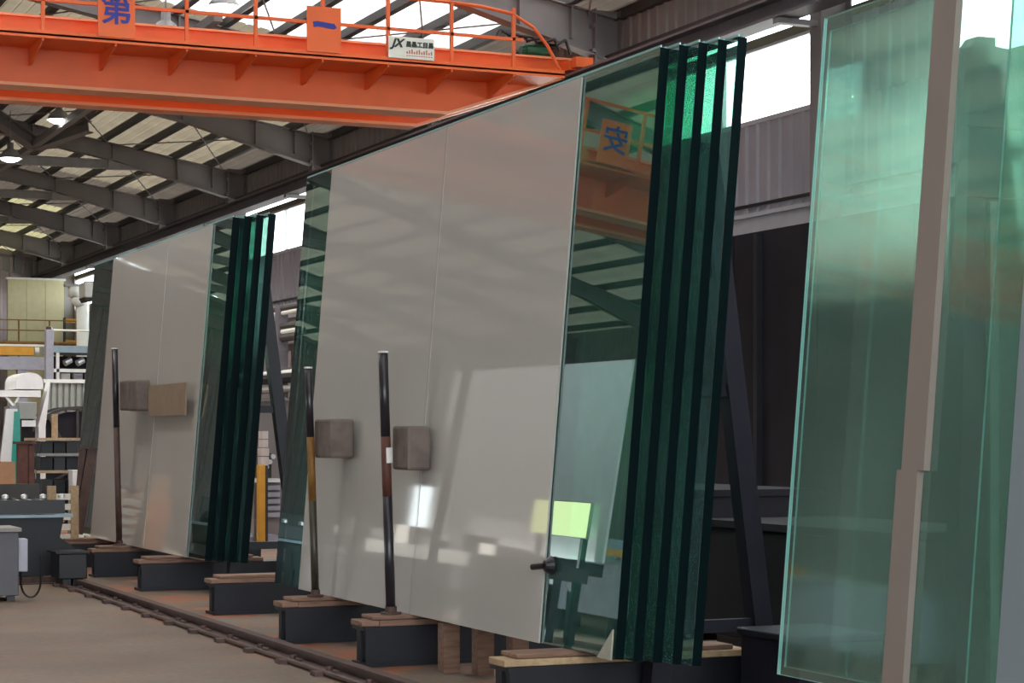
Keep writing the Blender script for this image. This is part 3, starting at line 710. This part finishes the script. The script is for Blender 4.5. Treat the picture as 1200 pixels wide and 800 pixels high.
# rusty post and shelf with dark boxes
p = at(31, 520, 26.0)
tag(MB().box(p.x-.10, p.x+.02, 26.0, 26.15, 0, p.z).box(p.x+.03, p.x+.10, 26.02, 26.12, 0, p.z-.02).box(p.x-.14, p.x+.12, 25.97, 26.18, p.z, p.z+.03).build('rusty_post', 'rust_bright'), 'rusty red brown steel post left of the dark shelf', 'post')
sx0, sx1 = ax(43, 27.0), ax(100, 27.0)
e = empty('stock_shelf', ((sx0+sx1)/2, 27.2, 0), 'open stock shelf with thin pale boards beyond the machines', 'shelf')
zl = [az(70, y, 27.0) for y in (594, 551, 531, 513)]
for z in zl: MB().box(sx0, sx1, 27.0, 27.9, z-.035, z).build('shelf_board', 'wood_pale' if z != zl[2] else 'tie_grey', e)
for xx in (sx0, sx1-.05):
    for yy in (27.02, 27.85): MB().box(xx, xx+.05, yy, yy+.05, 0, zl[3]-.04).build('post', 'black', e)
k = 0
for zi in range(3):
    for q in range(3):
        wd = (sx1-sx0-.14)/3; a = sx0+.07+q*wd
        h = (zl[zi+1]-zl[zi])*(.72)
        tag(MB().box(a+.01, a+wd-.01, 27.1, 27.7, zl[zi], zl[zi]+h).box(a+.0, a+wd-.0, 27.09, 27.71, zl[zi]+h, zl[zi]+h+.012).build('storage_box', 'navy' if (zi+q) % 2 else 'black'),
            'dark storage box on the %s board of the stock shelf, %s' % (['lowest', 'second', 'third'][zi], ['left', 'centre', 'right'][q]), 'box', 'dark boxes on the stock shelf'); k += 1
p0, p1 = at(82, 569, 26.7), at(96, 552, 26.7)
tag(MB().box(p0.x, p1.x, 26.55, 26.8, 0, p1.z).box(p0.x-.01, p1.x+.01, 26.54, 26.81, p1.z, p1.z+.02).build('white_carton', 'white_gloss', bevel=.01), 'tall white carton in front of the stock shelf', 'carton')
tag(MB().box(ax(60,27.3), ax(66,27.3), 27.2, 27.28, zl[3]+.0, az(63, 485, 27.3)).build('timber_block', 'wood_pale'), 'upright pale timber block on top of the stock shelf', 'block')
# big dark coil on the shelf behind
cxy = at(90, 540, 34.0)
e = empty('black_coil', (cxy.x, 34.4, 0), 'large black drum with an arched top behind the stock shelf', 'drum')
R0 = .98
MB().tube((cxy.x, 34.0, R0), (cxy.x, 34.9, R0), R0-.06, 36).build('drum', 'charcoal', e, smooth=False)
for yy in (33.95, 34.9): 
    m = MB()
    for i in range(32):
        t0, t1 = 2*math.pi*i/32, 2*math.pi*(i+1)/32
        m.bar((cxy.x+R0*math.cos(t0), yy, R0+R0*math.sin(t0)), (cxy.x+R0*math.cos(t1), yy, R0+R0*math.sin(t1)), .05, .07, (0,1,0))
    for i in range(6):
        t0 = math.pi*i/6; m.bar((cxy.x-R0*math.cos(t0), yy, R0-R0*math.sin(t0)), (cxy.x+R0*math.cos(t0), yy, R0+R0*math.sin(t0)), .04, .04, (0,1,0))
    m.build('rim', 'steel_dark', e)
# corrugated screen
f0, f1 = at(54, 500, 40.0), at(112, 449, 40.0)
e = empty('corrugated_fence', ((f0.x+f1.x)/2, 40, 0), 'grey corrugated sheet fence behind the black drum', 'fence')
n_ = 8; wd = (f1.x-f0.x)/n_
for q in range(n_): MB().prism([(f0.x+q*wd, 40.0), (f0.x+(q+.55)*wd, 40.0), (f0.x+(q+.65)*wd, 40.06), (f0.x+(q+.9)*wd, 40.06), (f0.x+(q+1)*wd, 40.0), (f0.x+(q+1)*wd, 40.08), (f0.x+q*wd, 40.08)], 'z', 0, f1.z).build('panel', 'fence_grey', e)
MB().box(f0.x-.05, f1.x, 39.95, 40.1, f1.z, f1.z+.07).build('top_rail', 'white_gloss', e)
# platform machine with pale steel post
q0, q1 = at(54, 500, 44.0), at(63, 386, 44.0)
e = empty('lift_tower', ((q0.x+q1.x)/2, 44.1, 0), 'pale lilac steel tower post with handrail at far left', 'tower')
MB().box(q0.x, q1.x, 44.0, 44.2, 0, q1.z).build('post', 'machine_lilac', e, bevel=.01)
MB().lathe(((q0.x+q1.x)/2, 44.1, q1.z), [(.07,0), (.06,.06), (0,.08)], 12).build('post_cap', 'rust', e)
d0, d1 = q1.x, ax(112, 44.5)
MB().box(d0, d1, 44.0, 45.4, az(80,413,44), az(80,405,44)).build('deck', 'machine_blue', e)
MB().tube((d0, 44.05, az(80,387,44)), (d1, 44.05, az(80,387,44)), .022, 8).build('handrail', 'duct', e)
MB().box(d0+.06, d0+.12, 44.0, 44.1, 0, az(66,413,44)).box(d1-.08, d1, 44.0, 44.1, 0, az(66,413,44)).build('leg', 'white_gloss', e)
MB().box(d0, d1, 44.0, 44.1, az(80,436,44), az(80,432,44)).box(d0, d1, 44.0, 44.1, az(80,450,44), az(80,446,44)).build('cross_member', 'white_gloss', e)
MB().box(d0+.15, d1, 44.8, 45.0, 0, az(80,416,44)).build('back_panel', 'charcoal', e)
for q in range(3):
    cx_ = d0+.28+q*.27; MB().tube((cx_, 44.25, az(80,425,44)), (cx_+.14, 44.3, az(80,421,44)), .07, 12).build('valve', 'alu', e)
    MB().box(cx_-.06, cx_+.13, 44.3, 44.5, az(80,444,44), az(80,437,44)).build('gauge_box', 'white_gloss' if q == 0 else 'machine_lilac', e)
# gantry beam with yellow stripe
g0, g1 = at(-60, 430, 48.0), at(40, 416, 48.0)
e = empty('yellow_gantry', ((g0.x+g1.x)/2, 48, 0), 'yellow and lilac grey gantry beam at the left picture edge', 'gantry')
MB().box(g0.x-2, g1.x, 48.0, 48.3, az(20,416,48), az(20,406,48)).build('upper_beam', 'yellow', e)
MB().box(g0.x-2, ax(60,48), 48.02, 48.28, az(20,433,48), az(20,418,48)).build('lower_beam', 'machine_lilac', e)
MB().box(g0.x-2, ax(52,48), 48.02, 48.28, az(20,404,48)-.03, az(20,403,48)).build('cable_tray', 'duct', e)
for xx in (g1.x-.25, g0.x+.6): MB().box(xx-.12, xx+.12, 48.04, 48.26, 0, az(20,433,48)).build('leg', 'machine_lilac', e)
MB().tube((g1.x+.02, 48.1, az(20,410,48)), (g1.x+.12, 48.1, az(20,410,48)), .10, 12).build('end_stop', 'duct', e)
# white rounded hood machine
h0, h1 = at(16, 456, 32.0), at(48, 437, 32.0)
e = empty('white_hood', ((h0.x+h1.x)/2, 32.2, 0), 'white rounded machine hood on splayed struts at left', 'machine')
pr = []
for i in range(13):
    t = math.pi*i/12; pr.append(((h0.x+h1.x)/2 + (h1.x-h0.x)/2*math.cos(t), h0.z + (h1.z-h0.z)*max(0, math.sin(t))**.5))
MB().prism(pr, 'y', 31.8, 32.8).build('hood', 'white_gloss', e)
MB().box(h0.x-.5, h1.x-.04, 31.8, 32.6, h0.z-.12, h0.z-.02).build('arm', 'white_gloss', e)
MB().bar((ax(6,32), 32, h0.z-.1), (ax(18,32), 32, az(18,478,32)), .035, .035).bar((ax(22,32), 32, h0.z-.1), (ax(16,32), 32, az(16,478,32)), .035, .035).build('strut', 'alu', e)
MB().box(ax(10,32), ax(24,32), 31.9, 32.4, 0, az(16,476,32)).build('pedestal', 'machine_lilac', e)
MB().prism([(ax(43,32), az(43,500,32)), (ax(56,32), az(50,450,32)), (ax(58,32), az(50,444,32)), (ax(52,32), az(50,500,32))], 'y', 31.9, 32.2).box(ax(44,32), ax(52,32), 31.9, 32.2, 0, az(44,500,32)).build('side_guard', 'white_gloss', e)
# beige display cabinet
k0, k1 = at(22, 502, 30.5), at(43, 471, 30.5)
e = empty('operator_console', (k0.x, 30.6, 0), 'beige operator console with a white lower flap', 'console')
MB().box(k0.x, k1.x, 30.5, 30.8, k0.z+.14, k1.z).build('screen_box', 'fence_grey', e, bevel=.015)
MB().box(k0.x+.04, k1.x-.02, 30.46, 30.5, k0.z+.03, k0.z+.12).build('flap', 'white_gloss', e)
MB().box(k0.x+.05, k1.x-.05, 30.55, 30.75, 0, k0.z+.14).build('stand', 'charcoal', e)
# film covered leaning panels
e = empty('film_panel', (ax(8,29), 29, 0), 'white panel with teal film leaning at the left picture edge', 'panel')
MB().prism([(ax(-12,29), 0), (ax(12,29)+.12, 0), (ax(19,29), az(10,479,29)), (ax(6,29), az(10,479,29))], 'y', 28.9, 28.96).build('panel', 'white_gloss', e)
MB().prism([(ax(6,29), .0), (ax(14,29)+.12, .0), (ax(19.6,29)+.02, az(10,482,29)), (ax(15,29), az(10,482,29))], 'y', 28.86, 28.90).build('film_edge', 'teal', e)
# cardboard box on an orange bin
b0, b1 = at(-16, 586, 24.3), at(19, 541, 24.3)
zmid = az(0, 572, 24.3)
e = empty('orange_bin', ((b0.x+b1.x)/2, 24.5, 0), 'orange plastic bin behind the rollers at left', 'bin')
MB().prism([(b0.x+.04, 0), (b1.x-.02, 0), (b1.x+.05, zmid), (b0.x, zmid)], 'y', 24.3, 24.8).build('tub', 'orange_box', e)
MB().box(b0.x-.02, b1.x+.07, 24.27, 24.83, zmid, zmid+.03).build('rim', 'orange_box', e)
tag(MB().box(b0.x+.05, b1.x-.0, 24.35, 24.75, zmid+.032, b1.z).box(b0.x+.05, (b0.x+b1.x)/2, 24.34, 24.76, b1.z, b1.z+.01).build('cardboard_box', 'cardboard'), 'brown cardboard box on the orange bin', 'box')
tag(MB().box(ax(20,24.2), ax(27,24.2), 23.9, 24.05, 0, az(24,570,24.2)).build('yellow_bollard', 'yellow', bevel=.02), 'short yellow bollard beside the orange bin', 'bollard')

# ---- far end: cream panel, railing, duct, air conditioner
p0, p1 = at(9, 425, 62.0), at(75, 329, 62.0)
e = empty('cream_partition', ((p0.x+p1.x)/2, 62, 0), 'large cream partition near the far end of the hall', 'partition')
for q in range(3):
    wd = (p1.x-p0.x)/3; MB().box(p0.x+q*wd+.004, p0.x+(q+1)*wd-.004, 62.0, 62.12, 0, p1.z).build('panel', 'cream', e)
MB().box(p0.x-.05, p1.x+.05, 61.96, 62.16, p1.z, p1.z+.06).build('top_trim', 'duct', e)
e = empty('mezzanine_railing', (p0.x, 58, 0), 'thin orange brown railing in front of the cream partition', 'railing')
for yy in (375, 387, 402): MB().tube((ax(-8,58), 58, az(40,yy,58)), (ax(92,58), 58, az(40,yy,58)), .016 if yy < 400 else .05, 8).build('rail', 'ochre', e)
for xx in (-6, 22, 58, 90): MB().box(ax(xx,58)-.02, ax(xx,58)+.02, 57.98, 58.02, 0, az(40,375,58)).build('post', 'ochre', e)
e = empty('yellow_barrier', (ax(84,60), 60, 0), 'short yellow barrier bars beside the white duct', 'barrier')
for yy in (376, 401): MB().box(ax(76,60), ax(90,60), 60, 60.1, az(80,yy,60)-.05, az(80,yy,60)+.07).build('bar', 'yellow', e)
MB().box(ax(76,60)-.03, ax(76,60)+.03, 60, 60.1, 0, az(80,372,60)).build('post', 'steel_dark', e)
dx = ax(97, 56); 
e = empty('air_duct', (dx, 56, 0), 'white vertical air duct with elbow near the far wall', 'duct')
MB().tube((dx, 56, 0), (dx, 56, az(90,355,56)), .17, 20).build('riser', 'duct', e, smooth=True)
MB().tube((dx, 56, az(90,358,56)), (dx-.22, 56, az(90,347,56)), .17, 18).tube((dx-.22, 56, az(90,348,56)), (dx-.22, 56, az(90,336,56)), .18, 18).build('elbow', 'duct', e, smooth=True)
MB().box(dx-.5, dx-.04, 55.9, 56.1, az(90,336,56), az(90,333,56)).build('cap', 'tie_grey', e)
e = empty('air_conditioner', (ax(104,52), 52, az(104,350,52)), 'boxy white air conditioning unit above the far stack end', 'air conditioner')
MB().box(ax(97,52), ax(113,52), 51.8, 52.5, az(104,349,52), az(104,331,52)).build('casing', 'duct', e, bevel=.03)
MB().prism([(ax(97,52), az(104,349,52)), (ax(113,52), az(104,349,52)), (ax(110,52), az(104,352,52)), (ax(100,52), az(104,354,52))], 'y', 51.8, 52.5).build('hood', 'steel_dark', e)
MB().box(ax(100,52), WX-.3, 52.1, 52.2, az(104,331,52), az(104,329,52)).build('bracket', 'steel_grey', e)

# ---- equipment seen between the two stacks
YM = 26.7
def X(x): return ax(x, YM)
def Z(y): return az(310, y, YM)
e = empty('grey_press', (X(312), YM, 0), 'grey machine with ribbed front seen between the two glass stacks', 'machine')
MB().box(X(284), X(332), YM, YM+1.0, 0, Z(628)).build('base', 'machine_lilac', e)
MB().box(X(300), X(330), YM+.1, YM+1.0, Z(612)+.0, Z(566)).build('body', 'steel_grey', e)
for q in range(5): MB().box(X(304), X(329), YM+.03, YM+.1, Z(606-q*8), Z(601-q*8)).build('rib', 'machine_lilac', e)
MB().box(X(303), X(330), YM+.0, YM+.4, Z(565), Z(561)).build('ledge', 'white_gloss', e)
MB().box(X(308), X(322), YM+.15, YM+.6, Z(560), Z(531)).build('gear_case', 'black', e)
for q in range(4): MB().tube((X(311+q*4), YM+.1, Z(553-q*6)), (X(311+q*4), YM+.16, Z(553-q*6)), .035, 10).build('knob', 'alu', e)
MB().box(X(297), X(300), YM-.02, YM+.05, Z(628), Z(608)).build('lever', 'tie_grey', e)
tag(MB().box(X(293), X(301), YM-.4, YM-.3, 0, Z(544)).build('yellow_post', 'yellow', bevel=.01), 'yellow upright post beside the grey machine between the stacks', 'post')
e = empty('block_column', (X(304), YM-.2, 0), 'off white block column above the yellow post', 'column')
MB().box(X(301), X(309), YM-.2, YM-.05, 0, Z(545)).build('stand', 'steel_dark', e)
for q in range(4): MB().box(X(301 if q < 2 else 302), X(310 if q < 2 else 309), YM-.21, YM-.04, Z(544-q*10), Z(535-q*10)).build('block', 'brick_white', e)
# frames and panels on the wall side, farther back
YB = 33.0
e = empty('pipe_rack', (ax(330, YB), YB, 0), 'rack of dark and white horizontal pipes between the two stacks', 'rack')
for (yy, mn, r) in ((362, 'steel_dark', .05), (367, 'duct', .04), (383, 'steel_dark', .06), (389, 'duct', .05), (396, 'steel_dark', .07), (437, 'white_gloss', .05), (443, 'charcoal', .09), (456, 'tie_grey', .06)):
    z = az(330, yy, YB); x = ax(330, YB)
    MB().tube((x, YB-3.5, z), (x, YB+4.0, z), r, 8).build('pipe', mn, e)
for yy in (YB-3.4, YB, YB+3.9): MB().box(ax(330,YB)-.09, ax(330,YB)+.09, yy-.08, yy+.08, 0, az(330,358,YB)).build('post', 'beam_grey', e)
for (x_, w_) in ((322, 10), (338, 12)): MB().box(ax(x_,YB)+.3, ax(x_,YB)+.42, YB-1.0 if x_ < 330 else YB-3.2, YB+1.0 if x_ < 330 else YB-1.4, az(330,430,YB), az(330,402,YB)).build('panel', 'end_grey', e)
tag(MB().box(ax(300,29.5), ax(352,29.5), 29.5, 30.5, 0, az(330,470,29.5)).box(ax(300,29.5), ax(352,29.5), 29.4, 30.6, az(330,470,29.5), az(330,466,29.5)).build('work_bench', 'steel_grey'), 'grey work bench behind the gap between the stacks', 'bench')

# ================================================================== OPPOSITE SIDE OF THE AISLE (seen mirrored in the glass)
e = empty('opposite_rack', (-.3, 22.5, 0), 'white glass sheet standing on a rack across the aisle', 'rack')
MB().box(-.03, 0.0, 19.55, 24.6, .95, 3.15).build('sheet', 'white_gloss', e)
for yy in (20.8, 24.0):
    MB().bar((-.08, yy, 0), (-.08, yy, 3.0), .1, .1, (0,1,0)).build('front_leg', 'navy', e)
    MB().bar((-.5, yy+.3, 0), (-.14, yy, 3.0), .1, .1, (0,1,0)).build('rear_leg', 'navy', e)
    MB().box(-.6, .3, yy-.1, yy+.1, 0.80, .945).build('bearer', 'navy', e)
e = empty('glow_panel', (.55, 19.6, 0), 'added yellow green glowing panel on a stand, making the bright reflection in the glass', 'light box')
MB().box(.46, .50, 19.0, 20.3, 1.16, 1.54).build('housing', 'tie_grey', e)
MB().box(.50, .51, 19.0, 20.3, 1.17, 1.53).build('lit_panel', 'lit_yellow', e)  # glowing surface added in place of the window mirrored in the glass
MB().box(.42, .48, 19.1, 19.16, 0, 1.16).box(.42, .48, 20.14, 20.2, 0, 1.16).build('stand', 'charcoal', e)
e = empty('roller_bench', (.9, 22, 0), 'long low bench with machine parts in front of the opposite rack', 'bench')
MB().box(.6, 1.3, 18.6, 25.8, .70, .85).build('bench_top', 'steel_dark', e)
for yy in (19.9, 22.5, 25.4): MB().box(.65, 1.25, yy-.06, yy+.06, 0, .70).build('leg', 'charcoal', e)
for k, (yy, h) in enumerate(((20.0, .12), (20.9, .2), (21.8, .1), (22.6, .22), (23.4, .15), (24.3, .25), (25.1, .12))):
    MB().box(.7, 1.1, yy-.2, yy+.25, .851, .85+h).build('machine_part', 'charcoal' if k % 3 else 'wall_grey', e)
e = empty('washing_line', (-4, 24, 0), 'long grey glass washing machine with yellow guards across the aisle', 'machine')
MB().box(-5.2, -3.2, 22, 34, .3, 1.1).build('body', 'machine_lilac', e)
MB().box(-5.0, -3.4, 26, 31, 1.1, 1.4).build('housing', 'machine_blue', e)
for k in range(8): MB().box(-5.2, -5.05, 22+k*1.7, 22.15+k*1.7, 0, .3).box(-3.35, -3.2, 22+k*1.7, 22.15+k*1.7, 0, .3).build('leg', 'charcoal', e)
MB().box(-3.18, -3.1, 22, 34, 1.15, 1.25).build('guard', 'yellow', e)
for k in range(20): MB().tube((-5.1, 22.2+k*.19, 1.16), (-3.3, 22.2+k*.19, 1.16), .04, 8).build('roller', 'alu', e)
e = empty('cutting_table', (-2.5, 12, 0), 'low dark cutting table with bright metal slats across the aisle', 'table')
MB().box(-5.5, -2.0, 8.5, 15.5, .70, .82).build('table_top', 'charcoal', e)
for k in range(6): MB().box(-5.4, -2.1, 8.9+k*1.2, 8.98+k*1.2, .82, .86).build('slat', 'alu', e)
for (xx, yy) in ((-5.3, 8.8), (-2.3, 8.8), (-5.3, 15.2), (-2.3, 15.2)): MB().box(xx-.08, xx+.08, yy-.08, yy+.08, 0, .70).build('leg', 'charcoal', e)
